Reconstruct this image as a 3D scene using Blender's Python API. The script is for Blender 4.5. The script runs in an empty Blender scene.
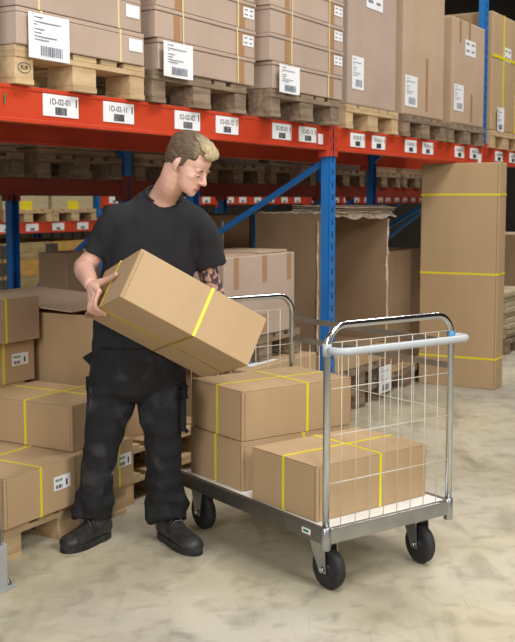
import bpy, bmesh, math, random
from mathutils import Vector, Matrix, Euler, noise
random.seed(7)
C = bpy.context.scene.collection
SC = bpy.context.scene

# ------------------------------------------------------------ camera
FPX, TH, PPY, H = 1033.66, 0.095993, 299.33, 1.47
cam = bpy.data.cameras.new('camera'); co = bpy.data.objects.new('camera', cam); C.objects.link(co)
cam.sensor_fit = 'HORIZONTAL'; cam.sensor_width = 36; cam.lens = FPX / 515 * 36
cam.shift_y = -(321 - PPY) / 515
co.location = (0, 0, H); co.rotation_euler = (math.pi / 2 - TH, 0, 0)
cam.dof.use_dof = True; cam.dof.focus_distance = 4.0; cam.dof.aperture_fstop = 9
SC.camera = co

def ray(x, y):
    u = (x - 257.5) / FPX; v = -(y - PPY) / FPX
    c, s = math.cos(TH), math.sin(TH)
    return Vector((u, c + v * s, -s + v * c))
def at(x, y, Y):                      # measured point of the photograph at the depth Y
    d = ray(x, y); return Vector((0, 0, H)) + d * (Y / d.y)

# rack frame: s along the rack, q into the rack, z up
RA = 0.53766; RROT = math.pi / 2 - RA
U0 = Vector((0.474, 6.309, 0)); DR = Vector((math.sin(RA), math.cos(RA), 0)); NB = Vector((-math.cos(RA), math.sin(RA), 0))
def rk(s, q, z=0): return U0 + DR * s + NB * q + Vector((0, 0, z))

# ------------------------------------------------------------ materials
def lin(r, g, b):
    f = lambda c: ((c / 255 + .055) / 1.055) ** 2.4 if c > 10 else c / 255 / 12.92
    return (f(r), f(g), f(b), 1)
def mat(name, col, col2=None, scale=6, rough=.6, metal=0, bump=0, bscale=40, stretch=(1, 1, 1), vary=0, sheen=0, lo=.35, hi=.65, sss=0):
    m = bpy.data.materials.new(name); m.use_nodes = True
    nt = m.node_tree; n = nt.nodes; L = nt.links; p = n['Principled BSDF']
    p.inputs['Roughness'].default_value = rough; p.inputs['Metallic'].default_value = metal
    p.inputs['Base Color'].default_value = lin(*col)
    tc = n.new('ShaderNodeTexCoord'); mp = n.new('ShaderNodeMapping'); mp.inputs['Scale'].default_value = stretch
    L.new(tc.outputs['Object'], mp.inputs['Vector'])
    out = None
    if col2:
        t = n.new('ShaderNodeTexNoise'); t.inputs['Scale'].default_value = scale; t.inputs['Detail'].default_value = 5
        L.new(mp.outputs[0], t.inputs['Vector'])
        r = n.new('ShaderNodeValToRGB'); r.color_ramp.elements[0].position = lo; r.color_ramp.elements[1].position = hi
        r.color_ramp.elements[0].color = lin(*col); r.color_ramp.elements[1].color = lin(*col2)
        L.new(t.outputs['Fac'], r.inputs[0]); out = r.outputs[0]
    if vary:
        oi = n.new('ShaderNodeObjectInfo'); hs = n.new('ShaderNodeHueSaturation')
        mr = n.new('ShaderNodeMapRange'); mr.inputs['To Min'].default_value = 1 - vary; mr.inputs['To Max'].default_value = 1 + vary
        L.new(oi.outputs['Random'], mr.inputs['Value']); L.new(mr.outputs[0], hs.inputs['Value'])
        if out: L.new(out, hs.inputs['Color'])
        else: hs.inputs['Color'].default_value = lin(*col)
        out = hs.outputs[0]
    if out: L.new(out, p.inputs['Base Color'])
    if bump:
        t = n.new('ShaderNodeTexNoise'); t.inputs['Scale'].default_value = bscale; t.inputs['Detail'].default_value = 4
        L.new(mp.outputs[0], t.inputs['Vector'])
        b = n.new('ShaderNodeBump'); b.inputs['Strength'].default_value = bump; b.inputs['Distance'].default_value = .01
        L.new(t.outputs['Fac'], b.inputs['Height']); L.new(b.outputs[0], p.inputs['Normal'])
    if sss:
        p.inputs['Subsurface Weight'].default_value = sss; p.inputs['Subsurface Scale'].default_value = .01
        p.inputs['Subsurface Radius'].default_value = (1, .35, .2)
    return m
M = {}
M['kraft'] = mat('kraft_cardboard', (186, 157, 120), (178, 149, 112), 3, .8, bump=.05, bscale=150, stretch=(1, 1, .3), vary=.05)
M['kraft_pale'] = mat('pale_cardboard', (186, 160, 134), (178, 152, 126), 3, .8, bump=.05, bscale=120, vary=.05)
M['kraft_pink'] = mat('greyish_cardboard', (184, 162, 146), (176, 154, 138), 4, .8, vary=.04)
M['kraft_dark'] = mat('brown_cardboard', (158, 130, 100), (146, 119, 90), 3, .85, vary=.08)
M['kraft_edge'] = mat('cardboard_edge', (120, 88, 56), (150, 115, 78), 60, .9)
M['kraft_torn'] = mat('torn_cardboard_edge', (230, 218, 202), (190, 164, 136), 30, .9)
M['tape'] = mat('parcel_tape', (172, 132, 98), rough=.3)
M['strap'] = mat('yellow_strap', (232, 214, 44), rough=.4)
M['strap_pale'] = mat('pale_yellow_strap', (222, 204, 148), rough=.45)
M['paper'] = mat('white_paper', (236, 236, 238), rough=.6)
M['ink'] = mat('black_ink', (40, 42, 50), rough=.6)
M['greyink'] = mat('grey_ink', (120, 125, 140), rough=.6)
M['green'] = mat('green_ink', (40, 130, 80), rough=.6)
M['red'] = mat('orange_red_paint', (206, 74, 44), (194, 64, 38), 3, .38, vary=.03)
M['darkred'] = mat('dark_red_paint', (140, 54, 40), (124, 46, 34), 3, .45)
M['blue'] = mat('blue_paint', (32, 116, 192), (28, 106, 180), 4, .42)
M['slot'] = mat('dark_slot', (14, 34, 66), rough=.8)
M['wood'] = mat('pale_pine', (204, 178, 138), (182, 152, 112), 5, .75, stretch=(1, 6, 6), vary=.12)
M['woodold'] = mat('weathered_pine', (150, 130, 106), (112, 94, 76), 6, .85, stretch=(1, 6, 6), vary=.15)
M['chip'] = mat('pressed_chipboard', (164, 132, 96), (116, 88, 62), 60, .9)
M['steel'] = mat('galvanised_steel', (178, 180, 180), (158, 160, 162), 8, .32, .9)
M['guard'] = mat('painted_guard', (176, 178, 176), (160, 162, 160), 8, .5, .2)
M['darksteel'] = mat('dull_zinc', (128, 126, 122), (110, 108, 104), 6, .38, .85)
M['chrome'] = mat('bright_zinc_tube', (205, 208, 210), rough=.18, metal=1)
M['wire'] = mat('zinc_wire', (204, 198, 184), rough=.5, metal=.0)
M['deck'] = mat('white_board', (232, 230, 224), rough=.5)
M['grip'] = mat('grey_plastic', (176, 180, 184), rough=.4)
M['rubber'] = mat('black_rubber', (34, 34, 36), (46, 46, 48), 20, .7)
M['hub'] = mat('black_plastic_hub', (26, 26, 28), rough=.5)
M['bluecap'] = mat('blue_cap', (70, 130, 170), rough=.4)
M['skin'] = mat('skin', (222, 178, 158), (214, 166, 146), 14, .5, sss=.15)
M['lip'] = mat('lips', (186, 116, 108), rough=.5)
M['tattoo'] = mat('tattooed_skin', (196, 152, 134), (70, 62, 66), 42, .5, lo=.46, hi=.56)
M['hair'] = mat('brown_hair', (128, 108, 82), (88, 70, 52), 90, .6, bump=.6, bscale=160)
M['blond'] = mat('blond_hair', (204, 182, 136), (140, 118, 84), 90, .55, bump=.6, bscale=160)
M['brow'] = mat('eyebrow_hair', (112, 86, 62), rough=.8)
M['eyewhite'] = mat('eye_white', (222, 216, 210), rough=.25)
M['iris'] = mat('eye_iris', (60, 66, 76), rough=.2)
M['shirt'] = mat('black_cotton', (32, 32, 36), (24, 24, 28), 5, .9, bump=.15, bscale=30)
M['trouser'] = mat('black_work_fabric', (20, 20, 23), (74, 74, 80), 9, .85, bump=.2, bscale=26, lo=.56, hi=.86)
M['dust'] = mat('white_dust', (120, 118, 118), rough=.9)
M['boot'] = mat('black_leather', (36, 36, 37), (56, 54, 52), 18, .5, bump=.2, bscale=60)
M['sole'] = mat('black_sole', (24, 24, 24), (50, 48, 44), 30, .75)
M['lace'] = mat('dark_lace', (84, 84, 84), rough=.9)
M['crate'] = mat('crate_timber', (170, 150, 106), (136, 116, 78), 6, .85, stretch=(1, 5, 5), vary=.12)
M['crateyellow'] = mat('yellow_crate_timber', (196, 154, 84), (170, 128, 62), 6, .85, stretch=(1, 5, 5))
M['wrap'] = mat('grey_film_wrap', (120, 112, 102), (84, 78, 70), 8, .5)
M['sack'] = mat('pale_sheets', (196, 182, 150), (170, 154, 122), 12, .85, stretch=(1, 1, 12))

# concrete floor
def floor_mat():
    m = bpy.data.materials.new('worn_concrete'); m.use_nodes = True
    nt = m.node_tree; n = nt.nodes; L = nt.links; p = n['Principled BSDF']
    tc = n.new('ShaderNodeTexCoord')
    def noi(sc, det=6, dist=0, st=(1, 1, 1), rot=0):
        mp = n.new('ShaderNodeMapping'); mp.inputs['Scale'].default_value = st; mp.inputs['Rotation'].default_value = (0, 0, rot)
        L.new(tc.outputs['Object'], mp.inputs['Vector'])
        t = n.new('ShaderNodeTexNoise'); t.inputs['Scale'].default_value = sc; t.inputs['Detail'].default_value = det; t.inputs['Distortion'].default_value = dist
        L.new(mp.outputs[0], t.inputs['Vector']); return t.outputs['Fac']
    def ramp(f, a, b, ca, cb):
        r = n.new('ShaderNodeValToRGB'); r.color_ramp.elements[0].position = a; r.color_ramp.elements[1].position = b
        r.color_ramp.elements[0].color = ca; r.color_ramp.elements[1].color = cb
        L.new(f, r.inputs[0]); return r.outputs[0]
    def mix(a, b, f, mode='MIX'):
        x = n.new('ShaderNodeMix'); x.data_type = 'RGBA'; x.blend_type = mode
        L.new(a, x.inputs[6]); L.new(b, x.inputs[7])
        if isinstance(f, float): x.inputs[0].default_value = f
        else: L.new(f, x.inputs[0])
        return x.outputs[2]
    base = ramp(noi(.55, 3), .38, .62, lin(200, 190, 162), lin(190, 184, 172))
    grey = ramp(noi(1.6, 9, .6), .38, .72, lin(255, 255, 255), lin(206, 203, 198))
    c = mix(base, grey, .9, 'MULTIPLY')
    spots = ramp(noi(9, 12, .5), .5, .78, (1, 1, 1, 1), lin(188, 184, 178))
    c = mix(c, spots, .7, 'MULTIPLY')
    smear = ramp(noi(2.2, 10, .5, (2.2, .8, 1), .75), .52, .78, (1, 1, 1, 1), lin(170, 165, 158))
    c = mix(c, smear, .8, 'MULTIPLY')
    scr = ramp(noi(3, 3, .15, (40, .5, 1), .62), .68, .71, (1, 1, 1, 1), lin(150, 146, 138))
    c = mix(c, scr, .35, 'MULTIPLY')
    scr2 = ramp(noi(3, 3, .15, (.45, 40, 1), .45), .69, .72, (1, 1, 1, 1), lin(160, 155, 148))
    c = mix(c, scr2, .35, 'MULTIPLY')
    L.new(c, p.inputs['Base Color']); p.inputs['Roughness'].default_value = .5
    b = n.new('ShaderNodeBump'); b.inputs['Strength'].default_value = .05; L.new(noi(60, 4), b.inputs['Height']); L.new(b.outputs[0], p.inputs['Normal'])
    return m
M['floor'] = floor_mat()
M['wall'] = mat('dark_corrugated_metal', (70, 62, 50), (58, 52, 42), 2, .6)
M['ceil'] = mat('dark_roof_sheet', (70, 62, 54), (52, 46, 40), 2, .8)

# ------------------------------------------------------------ mesh helpers
class MB:
    def __init__(s): s.bm = bmesh.new(); s.mi = 0
    def _tag(s, faces):
        for f in faces: f.material_index = s.mi
    def box(s, x0, x1, y0, y1, z0, z1, bev=0, mtx=None):
        r = bmesh.ops.create_cube(s.bm, size=1)
        vs = r['verts']
        for v in vs:
            v.co = Vector(((x0 + x1) / 2 + v.co.x * (x1 - x0), (y0 + y1) / 2 + v.co.y * (y1 - y0), (z0 + z1) / 2 + v.co.z * (z1 - z0)))
            if mtx: v.co = mtx @ v.co
        fs = set(f for v in vs for f in v.link_faces)
        s._tag(fs)
        if bev:
            es = list(set(e for v in vs for e in v.link_edges))
            rr = bmesh.ops.bevel(s.bm, geom=es, offset=bev, segments=2, affect='EDGES', profile=.5)
            s._tag(rr['faces'])
        return s
    def quad(s, *pts):
        f = s.bm.faces.new([s.bm.verts.new(p) for p in pts]); f.material_index = s.mi; return s
    def tube(s, pts, r, seg=10, closed=False, caps=True):
        pts = [Vector(p) for p in pts]; n = len(pts)
        rr = r if isinstance(r, (list, tuple)) else [r] * n
        T = []
        for i in range(n):
            a = pts[i - 1] if (i > 0 or closed) else pts[i]; b = pts[(i + 1) % n] if (i < n - 1 or closed) else pts[i]
            T.append((b - a).normalized())
        up = Vector((0, 0, 1)) if abs(T[0].z) < .9 else Vector((1, 0, 0))
        side = T[0].cross(up).normalized(); rings = []
        for i in range(n):
            side = (side - T[i] * side.dot(T[i])).normalized(); u2 = T[i].cross(side)
            rings.append([s.bm.verts.new(pts[i] + (side * math.cos(2 * math.pi * k / seg) + u2 * math.sin(2 * math.pi * k / seg)) * rr[i]) for k in range(seg)])
        m = n if closed else n - 1
        for i in range(m):
            a, b = rings[i], rings[(i + 1) % n]
            for k in range(seg):
                f = s.bm.faces.new((a[k], a[(k + 1) % seg], b[(k + 1) % seg], b[k])); f.smooth = True; f.material_index = s.mi
        if caps and not closed:
            for rg in (rings[0], rings[-1]):
                f = s.bm.faces.new(rg); f.material_index = s.mi
        return s
    def lathe(s, prof, c, axis, seg=28):          # prof: (radius, offset along axis)
        axis = Vector(axis).normalized(); c = Vector(c)
        up = Vector((0, 0, 1)) if abs(axis.z) < .9 else Vector((1, 0, 0))
        a = axis.cross(up).normalized(); b = axis.cross(a); rings = []
        for (r, o) in prof:
            rings.append([s.bm.verts.new(c + axis * o + (a * math.cos(2 * math.pi * k / seg) + b * math.sin(2 * math.pi * k / seg)) * max(r, 1e-4)) for k in range(seg)])
        for i in range(len(rings) - 1):
            for k in range(seg):
                f = s.bm.faces.new((rings[i][k], rings[i][(k + 1) % seg], rings[i + 1][(k + 1) % seg], rings[i + 1][k])); f.smooth = True; f.material_index = s.mi
        for rg in (rings[0], rings[-1]):
            f = s.bm.faces.new(rg); f.material_index = s.mi
        return s
    def prism(s, poly, z0, z1, mtx=None):
        fn = lambda p: (mtx @ Vector(p)) if mtx else Vector(p)
        A = [s.bm.verts.new(fn((x, y, z0))) for x, y in poly]; B = [s.bm.verts.new(fn((x, y, z1))) for x, y in poly]
        n = len(poly)
        fs = [s.bm.faces.new(A), s.bm.faces.new(B)] + [s.bm.faces.new((A[i], A[(i + 1) % n], B[(i + 1) % n], B[i])) for i in range(n)]
        s._tag(fs); return s
    def ball(s, c, r, R=None, u=16, v=12):        # ellipsoid; r scalar or 3 radii; R 3x3 axes
        rr = Vector((r, r, r)) if not isinstance(r, (tuple, list, Vector)) else Vector(r)
        res = bmesh.ops.create_uvsphere(s.bm, u_segments=u, v_segments=v, radius=1)
        for vv in res['verts']:
            p = Vector((vv.co.x * rr.x, vv.co.y * rr.y, vv.co.z * rr.z))
            vv.co = (R @ p if R else p) + Vector(c)
        for f in set(f for vv in res['verts'] for f in vv.link_faces): f.smooth = True; f.material_index = s.mi
        return s
    def rings(s, rings_, smooth=True):             # closed loft through lists of points
        R = [[s.bm.verts.new(p) for p in r] for r in rings_]; n = len(R[0])
        for i in range(len(R) - 1):
            for k in range(n):
                f = s.bm.faces.new((R[i][k], R[i][(k + 1) % n], R[i + 1][(k + 1) % n], R[i + 1][k])); f.smooth = smooth; f.material_index = s.mi
        for rg in (R[0], R[-1]):
            f = s.bm.faces.new(rg); f.material_index = s.mi
        return s
    def mesh(s, name, mats):
        bmesh.ops.recalc_face_normals(s.bm, faces=s.bm.faces[:])
        me = bpy.data.meshes.new(name); s.bm.to_mesh(me); s.bm.free()
        for m in (mats if isinstance(mats, (list, tuple)) else [mats]): me.materials.append(M[m] if isinstance(m, str) else m)
        return me
    def build(s, name, mats, parent=None, loc=(0, 0, 0)):
        return link(name, s.mesh(name, mats), parent, loc)
def link(name, me, parent=None, loc=(0, 0, 0)):
    o = bpy.data.objects.new(name, me); C.objects.link(o); o.parent = parent; o.location = loc; return o
def thing(name, label, cat, loc=(0, 0, 0), rz=0, group=None, rot=None):
    o = bpy.data.objects.new(name, None); C.objects.link(o); o.empty_display_size = .1
    o.location = loc; o.rotation_euler = rot if rot is not None else (0, 0, rz)
    o['label'] = label; o['category'] = cat
    if group: o['group'] = group
    return o
def tag(o, label, cat, group=None):
    o['label'] = label; o['category'] = cat
    if group: o['group'] = group
    return o
def rthing(name, label, cat, s, q, z, group=None): return thing(name, label, cat, rk(s, q, z), RROT, group)
def dup(root, label, loc=None, rz=None, group=None):
    r = root.copy(); C.objects.link(r); r['label'] = label
    if loc is not None: r.location = loc
    if rz is not None: r.rotation_euler = (0, 0, rz)
    if group: r['group'] = group
    def rec(a, b):
        for ch in a.children:
            c = ch.copy(); C.objects.link(c); c.parent = b; rec(ch, c)
    rec(root, r)
    return r
def structure(o): o['kind'] = 'structure'; return o
_txt = {}
def text_mesh(s, size, m, name='lettering'):
    k = (s, size, m)
    if k in _txt: return _txt[k]
    cu = bpy.data.curves.new('t', 'FONT'); cu.body = s; cu.size = size; cu.align_x = 'CENTER'; cu.align_y = 'CENTER'; cu.extrude = .0004
    o = bpy.data.objects.new('t', cu); C.objects.link(o); bpy.context.view_layer.update()
    me = bpy.data.meshes.new_from_object(o.evaluated_get(bpy.context.evaluated_depsgraph_get()))
    bpy.data.objects.remove(o); bpy.data.curves.remove(cu)
    me.materials.clear(); me.materials.append(M[m]); me.name = name; _txt[k] = me
    return me

# ------------------------------------------------------------ the setting
b = MB(); b.box(-9, 16, -4, 26, -.1, 0); structure(b.build('floor', 'floor'))
b = MB(); b.box(-9, 16, -4, 26, 7.5, 7.6); structure(b.build('ceiling', 'ceil'))
w = MB(); n = 130
for i in range(n):
    x0 = -8 + i * .25; w.box(x0, x0 + .13, -.03, 0, 0, 7.5)
w.box(-8, -8 + n * .25, 0, .1, 0, 7.5)
wo = structure(w.build('wall_back', 'wall')); wo.location = rk(4, 8.6); wo.rotation_euler = (0, 0, RROT)

b = MB(); b.box(-9, 16, 26, 26.1, 0, 7.5); structure(b.build('wall_far', 'wall'))
b = MB(); b.box(16, 16.1, -4, 26, 0, 7.5); structure(b.build('wall_right', 'wall'))
# ------------------------------------------------------------ racking
def upright_frame(name, label, s, q, h, depth=1.05, group=None, holes=True, braces=((.2, .2, 0), (1.70, 1.15, 0), (1.80, 2.75, 1))):
    t = rthing(name, label, 'rack frame', s, q, 0, group)
    for (y0, y1, fr) in ((0, .055, True), (depth - .055, depth, False)):
        m = MB()
        m.box(-.085, 0, y0, y0 + .004, .006, h) if fr else m.box(-.085, 0, y1 - .004, y1, .006, h)
        m.box(-.085, -.081, y0, y1, .006, h); m.box(-.004, 0, y0, y1, .006, h)
        m.box(-.081, -.072, y1 - .004 if fr else y0, y1 if fr else y0 + .004, .006, h)
        if holes and fr:
            m.mi = 1; z = .12
            while z < h - .05:
                m.prism([(-.052, z), (-.032, z), (-.037, z + .034), (-.047, z + .034)], 0, .0012, Matrix(((1, 0, 0, 0), (0, 0, -1, 0), (0, 1, 0, 0), (0, 0, 0, 1))))
                m.box(-.074, -.068, -.0012, 0, z + .03, z + .037); m.box(-.018, -.012, -.0012, 0, z + .03, z + .037)
                z += .075
        m.build('upright', ['blue', 'slot'], t)
        f = MB(); f.box(-.12, .02, y0 - .02, y1 + .02, 0, .006); f.build('base_plate', 'darksteel', t)
    # bracing: diagonal struts between the two uprights
    z = .62; up = True
    zz = [.15, 1.10, 1.74, 2.75]
    for (za, zb_, inv) in braces:
        if zb_ > h: continue
        m = MB(); ya, yb = .05, depth - .05
        if inv: za, zb_ = zb_, za
        a = Vector((-.05, ya, za)); c = Vector((-.05, yb, zb_))
        d = (c - a).normalized(); pz = Vector((1, 0, 0)).cross(d)
        mt = Matrix((Vector((1, 0, 0)), d, pz)).transposed().to_4x4(); mt.translation = a
        m.box(-.014, .014, 0, (c - a).length, -.017, .017, .002, mt); m.build('brace', 'blue', t)
    return t
def beam_label(parent, x, z, txt, yf=-.001):
    m = MB(); m.box(x - .105, x + .105, yf - .002, yf, z - .043, z + .043); lb = m.build('location_label', 'paper', parent)
    if txt:
        o = link('lettering', text_mesh(txt, .034, 'ink'), lb, (x - .005, yf - .0025, z + .014)); o.rotation_euler = (math.pi / 2, 0, 0)
    k = MB(); xx = x - .035
    while xx < x + .035:
        wd_ = random.choice((.0025, .004, .006)); k.box(xx, xx + wd_, yf - .003, yf - .002, z - .036, z - .006); xx += wd_ + random.choice((.002, .003))
    k.build('barcode', 'ink', lb)
    if txt:
        a = MB(); a.box(x + .088, x + .094, yf - .003, yf - .002, z, z + .032); a.build('arrow_mark', 'ink', lb)
    return lb
def beam(label, s0, s1, q, ztop, labels=(), hgt=.14, m='red', group=None, front=True):
    t = rthing('rack_beam', label, 'rack beam', s0, q, ztop, group); L = s1 - s0
    b = MB(); b.box(0, L, .004, .05, -hgt, 0, .003); b.box(0, L, 0, .008, -.016, 0, .002); b.box(0, L, 0, .008, -hgt, -hgt + .016, .002)
    b.build('rail', m, t)
    for x0 in (0, L - .012):
        c = MB(); c.box(x0, x0 + .012, -.006, .055, -hgt - .04, .035, .002); c.build('beam_connector', m, t)
        # lugs wrapped over the face of the upright
    for x0, x1 in ((-.045, 0), (L, L + .045)):
        c = MB(); c.box(x0, x1, -.009, -.005, -hgt - .035, .03, .001); c.mi = 1
        for zz in (-.13, -.07, -.01): c.box((x0 + x1) / 2 - .006, (x0 + x1) / 2 + .006, -.0095, -.009, zz - .012, zz + .012)
        c.build('connector_plate', [m, 'darkred'], t)
    for (s, txt) in labels: beam_label(t, s - s0, -.062, txt, .003)
    return t
ZB = 1.905
for s, lab in ((-2.95 + .1, 'blue slotted rack frame at the left end of the front racking'), (0, 'blue slotted rack frame rising behind the mesh trolley'), (2.8, 'blue slotted rack frame rising behind the tall standing carton')):
    upright_frame('rack_frame', lab, s, 0, 4.2, 1.05, 'frames of the front rack')
t1 = beam('orange rack beam above the worker, carrying the pallets of flat cartons', -2.845, -.105, 0, ZB,
     ((-2.46, '1D-02-01'), (-2.09, '1D-02-11'), (-1.57, '1D-02-02'), (-1.22, '1D-02-12'), (-.66, '1D-02-03'), (-.36, '1D-02-13')), group='front beams of the front rack')
o = link('lettering', text_mesh('1', .06, 'green'), t1, (.07, -.001, -.06)); o.rotation_euler = (math.pi / 2, 0, -.0)
m = MB(); m.box(2.61, 2.67, -.002, 0, -.11, -.05, 0, Matrix.Rotation(0, 4, 'Z')); m.build('sticker', 'paper', t1)
t2 = beam('orange rack beam carrying the three tall cartons on pallets', .005, 2.695, 0, ZB,
     ((.31, '1D-03-01'), (.63, '1D-03-11'), (1.18, '1D-03-02'), (1.5, '1D-03-12'), (2.17, '1D-03-03'), (2.52, '1D-03-13')), group='front beams of the front rack')
m = MB(); m.box(2.6, 2.68, -.002, 0, -.13, -.06); m.build('sticker', 'paper', t2)
t3 = beam('orange rack beam right of the tall standing carton, under the yellow-strapped carton', 2.805, 5.5, 0, ZB,
     ((3.16, '1D-04-01'), (3.56, '1D-04-11')), group='front beams of the front rack')
beam('rear beam of the bay above the worker, seen from below in shade', -2.845, -.105, 1.05, ZB, group='rear beams of the front rack')
beam('rear beam of the bay with the tall cartons, seen from below', .005, 2.695, 1.05, ZB, group='rear beams of the front rack')
beam('rear beam right of the tall standing carton, in shade', 2.805, 5.5, 1.05, ZB, group='rear beams of the front rack')

# back to back rack (behind the front one)
for s, lab in ((0, 'blue rack frame behind the shoulder of the worker, second rack'), (2.85, 'blue frame of the second rack behind the torn carton'), (5.7, 'blue frame of the second rack hidden behind the tall standing carton')):
    upright_frame('rack_frame', lab, s, 1.55, 3.4, 1.1, 'frames of the second rack', holes=False, braces=((.2, .2, 0), (1.41, .67, 0), (1.75, 2.5, 1)))
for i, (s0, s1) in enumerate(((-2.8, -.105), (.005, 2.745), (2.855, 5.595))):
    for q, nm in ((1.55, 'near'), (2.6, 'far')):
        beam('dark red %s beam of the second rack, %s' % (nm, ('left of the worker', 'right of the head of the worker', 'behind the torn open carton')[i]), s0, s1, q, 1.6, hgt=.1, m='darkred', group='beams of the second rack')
# rack across the next aisle
QC = 5.65
for s in (1.9, 4.68, 7.48, 10.28, 13.08, 15.88):
    upright_frame('rack_frame', 'blue frame of the far rack across the aisle, %s' % {1.9: 'beyond the left photo edge', 4.68: 'beside the sleeve of the worker', 7.48: 'behind the head of the worker', 10.28: 'left of the blue front upright', 13.08: 'seen above the torn carton', 15.88: 'hidden by the tall standing carton'}[s], s, QC, 3.2, 1.1, 'frames of the far rack', holes=False)
for i, (s0, s1, zt) in enumerate(((1.905, 4.575, 1.21), (4.685, 7.375, 1.53), (7.485, 10.175, 1.53), (10.285, 12.975, 1.53), (13.085, 15.775, 1.53))):
    beam('orange beam of the far rack with white labels, %s' % ('low, above the timber crates', 'between the worker and the left frame', 'right of the face of the worker', 'just behind the blue front upright', 'above the torn carton')[i], s0, s1, QC, zt,
         [(s0 + x, '') for x in (.25, .62, 1.08, 1.5, 1.95, 2.4)], hgt=.13, group='beams of the far rack')

# ------------------------------------------------------------ pallets
def make_pallet(label, wood='wood', loc=(0, 0, 0), rz=RROT, group=None, wd=.8, ln=1.2):
    t = thing('wooden_pallet', label, 'pallet', loc, rz, group)
    for i in range(5):
        w_ = .145 if i in (0, 2, 4) else .1
        x = (0, .2, .3275, .505, .655)[i] * wd / .8
        m = MB(); m.box(x, x + w_ * wd / .8, .0, ln, .122, .144, .002); m.build('deck_board', wood, t)
    for y in (0, ln / 2 - .0725, ln - .145):
        m = MB(); m.box(0, wd, y, y + .145, .1, .1218, .002); m.build('stringer_board', wood, t)
    for x, w_ in ((0, .1), (wd / 2 - .0725, .145), (wd - .1, .1)):
        m = MB(); m.box(x, x + w_, 0, ln, 0, .022, .002); m.build('bottom_board', wood, t)
        for y in (.004, ln / 2 - .07, ln - .141):
            m = MB(); m.box(x, x + w_, y, y + .137, .0222, .0998, .002); m.build('block', wood, t)
    return t
PW = make_pallet('pale wooden pallet on the orange beam, leftmost, under cartons with a big white label', 'wood', rk(-2.745, -.03, ZB + .001), group='pallets on the front beams')
PO = make_pallet('grey weathered pallet on the orange beam above the head of the worker', 'woodold', rk(-1.885, -.03, ZB + .001), group='pallets on the front beams')
def pal(src, label, s, q, z, group='pallets on the front beams', rz=RROT): return dup(src, label, rk(s, q, z), rz, group)
pal(PO, 'weathered pallet on the orange beam just left of the blue upright', -.925, -.085, ZB + .001)
pal(PW, 'pale pallet under the first tall carton right of the blue upright', .08, -.03, ZB + .001)
pal(PO, 'weathered pallet under the middle tall carton on the beam', .99, -.03, ZB + .001)
pal(PO, 'weathered pallet under the third tall carton, left of the far blue upright', 1.865, -.03, ZB + .001)
pal(PW, 'pale pallet under the yellow-strapped carton at the right edge', 2.86, -.03, ZB + .001)
# floor pallets
FP = 'pallets on the floor'
pal(PW, 'pale wooden floor pallet under the stack of strapped cartons at left', -2.68, .15, 0, FP)
pal(PW, 'lower pale pallet of the pair seen between the legs of the worker', -1.855, .2, 0, FP)
pal(PW, 'upper pale pallet of the pair behind the worker, under the open carton', -1.855, .2, .145, FP)
pal(PO, 'weathered floor pallet under the low carton behind the trolley', -1.04, .03, 0, FP)
pal(PO, 'weathered pallet lying on the low carton, under the pale closed carton', -1.06, .1, .565, FP)
pal(PO, 'lower pallet of the stack of two right of the blue upright', .53, .25, 0, FP)
pal(PO, 'upper pallet of the stack of two, under the flat carton', .53, .25, .145, FP)
pal(PO, 'weathered pallet with a flat cardboard sheet, beside the tall standing carton', 1.5, .3, 0, FP)
stp = MB(); stp.tube([(.05 + .034 * math.cos(a * math.pi / 10), .0028, .062 + .019 * math.sin(a * math.pi / 10)) for a in range(20)], .0012, 5, closed=True)
stp.build('stamp', 'ink', PW)
o = link('lettering', text_mesh('EUR', .022, 'ink'), PW, (.05, .003, .062)); o.rotation_euler = (math.pi / 2, 0, 0)
# second rack pallets with flat goods
G2 = 'pallets on the second rack'
k2 = 0
where2 = ('at the left photo edge', 'left of the sleeve of the worker', 'left of the head of the worker', 'right of the face of the worker', 'left of the blue brace', 'right of the blue upright', 'above the torn carton', 'left of the tall standing carton')
for s in (-1.86, -.93, .03, .95, 1.87, 2.9, 3.8, 4.7):
    pal(PO, 'dim pallet on the dark red beam, %s' % where2[k2], s, 1.53, 1.601, G2)
    t = rthing('wrapped_bundle', 'flat grey bundle on the dim pallet, %s' % where2[k2], 'bundle', s, 1.55, 1.746, 'bundles on the second rack')
    hh = random.uniform(.1, .2)
    for j in range(3):
        m = MB(); m.box(.02 + random.uniform(0, .02), .78, .02, 1.15, j * hh / 3, (j + 1) * hh / 3 - .003, .004); m.build('sheet_pack', random.choice(('wrap', 'kraft_dark', 'woodold')), t)
    k2 += 1
# far rack pallets and goods
GC = 'pallets on the far rack'
for i, s in enumerate((2.05, 2.93, 3.75)):
    wl_ = ('beyond the left photo edge', 'left of the blue upright at left', 'right of the blue upright at left')[i]
    pal(PW, 'far pallet on the low orange beam, %s' % wl_, s, QC - .02, 1.212, GC)
    t = rthing('far_carton', 'pale carton on the far pallet, %s' % wl_, 'carton', s, QC, 1.357, 'cartons on the far rack')
    m = MB(); m.box(.02, .78, .02, 1.1, 0, .5, .004); m.build('body', 'sack', t)
    m = MB(); m.box(.3, .5, .017, .02, .0, .1); m.build('label', 'strap', t)
for i, s in enumerate((5.0, 5.9, 6.6, 7.7, 8.6, 9.4, 10.5, 11.4, 12.2, 13.3, 14.2)):
    t = rthing('far_carton', 'dim carton on the far rack beam, %s' % ('first right of the left sleeve', 'second right of the left sleeve', 'third right of the left sleeve', 'behind the hair of the worker', 'behind the forehead of the worker', 'right of the face of the worker', 'left of the front blue upright', 'behind the front blue upright', 'right of the front blue upright', 'above the torn carton', 'behind the tall standing carton')[i], 'carton', s, QC + .05, 1.532, 'cartons on the far rack')
    m = MB(); m.box(0, .7, .0, .9, 0, random.uniform(.3, .7), .004); m.build('body', 'kraft_dark', t)
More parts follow.
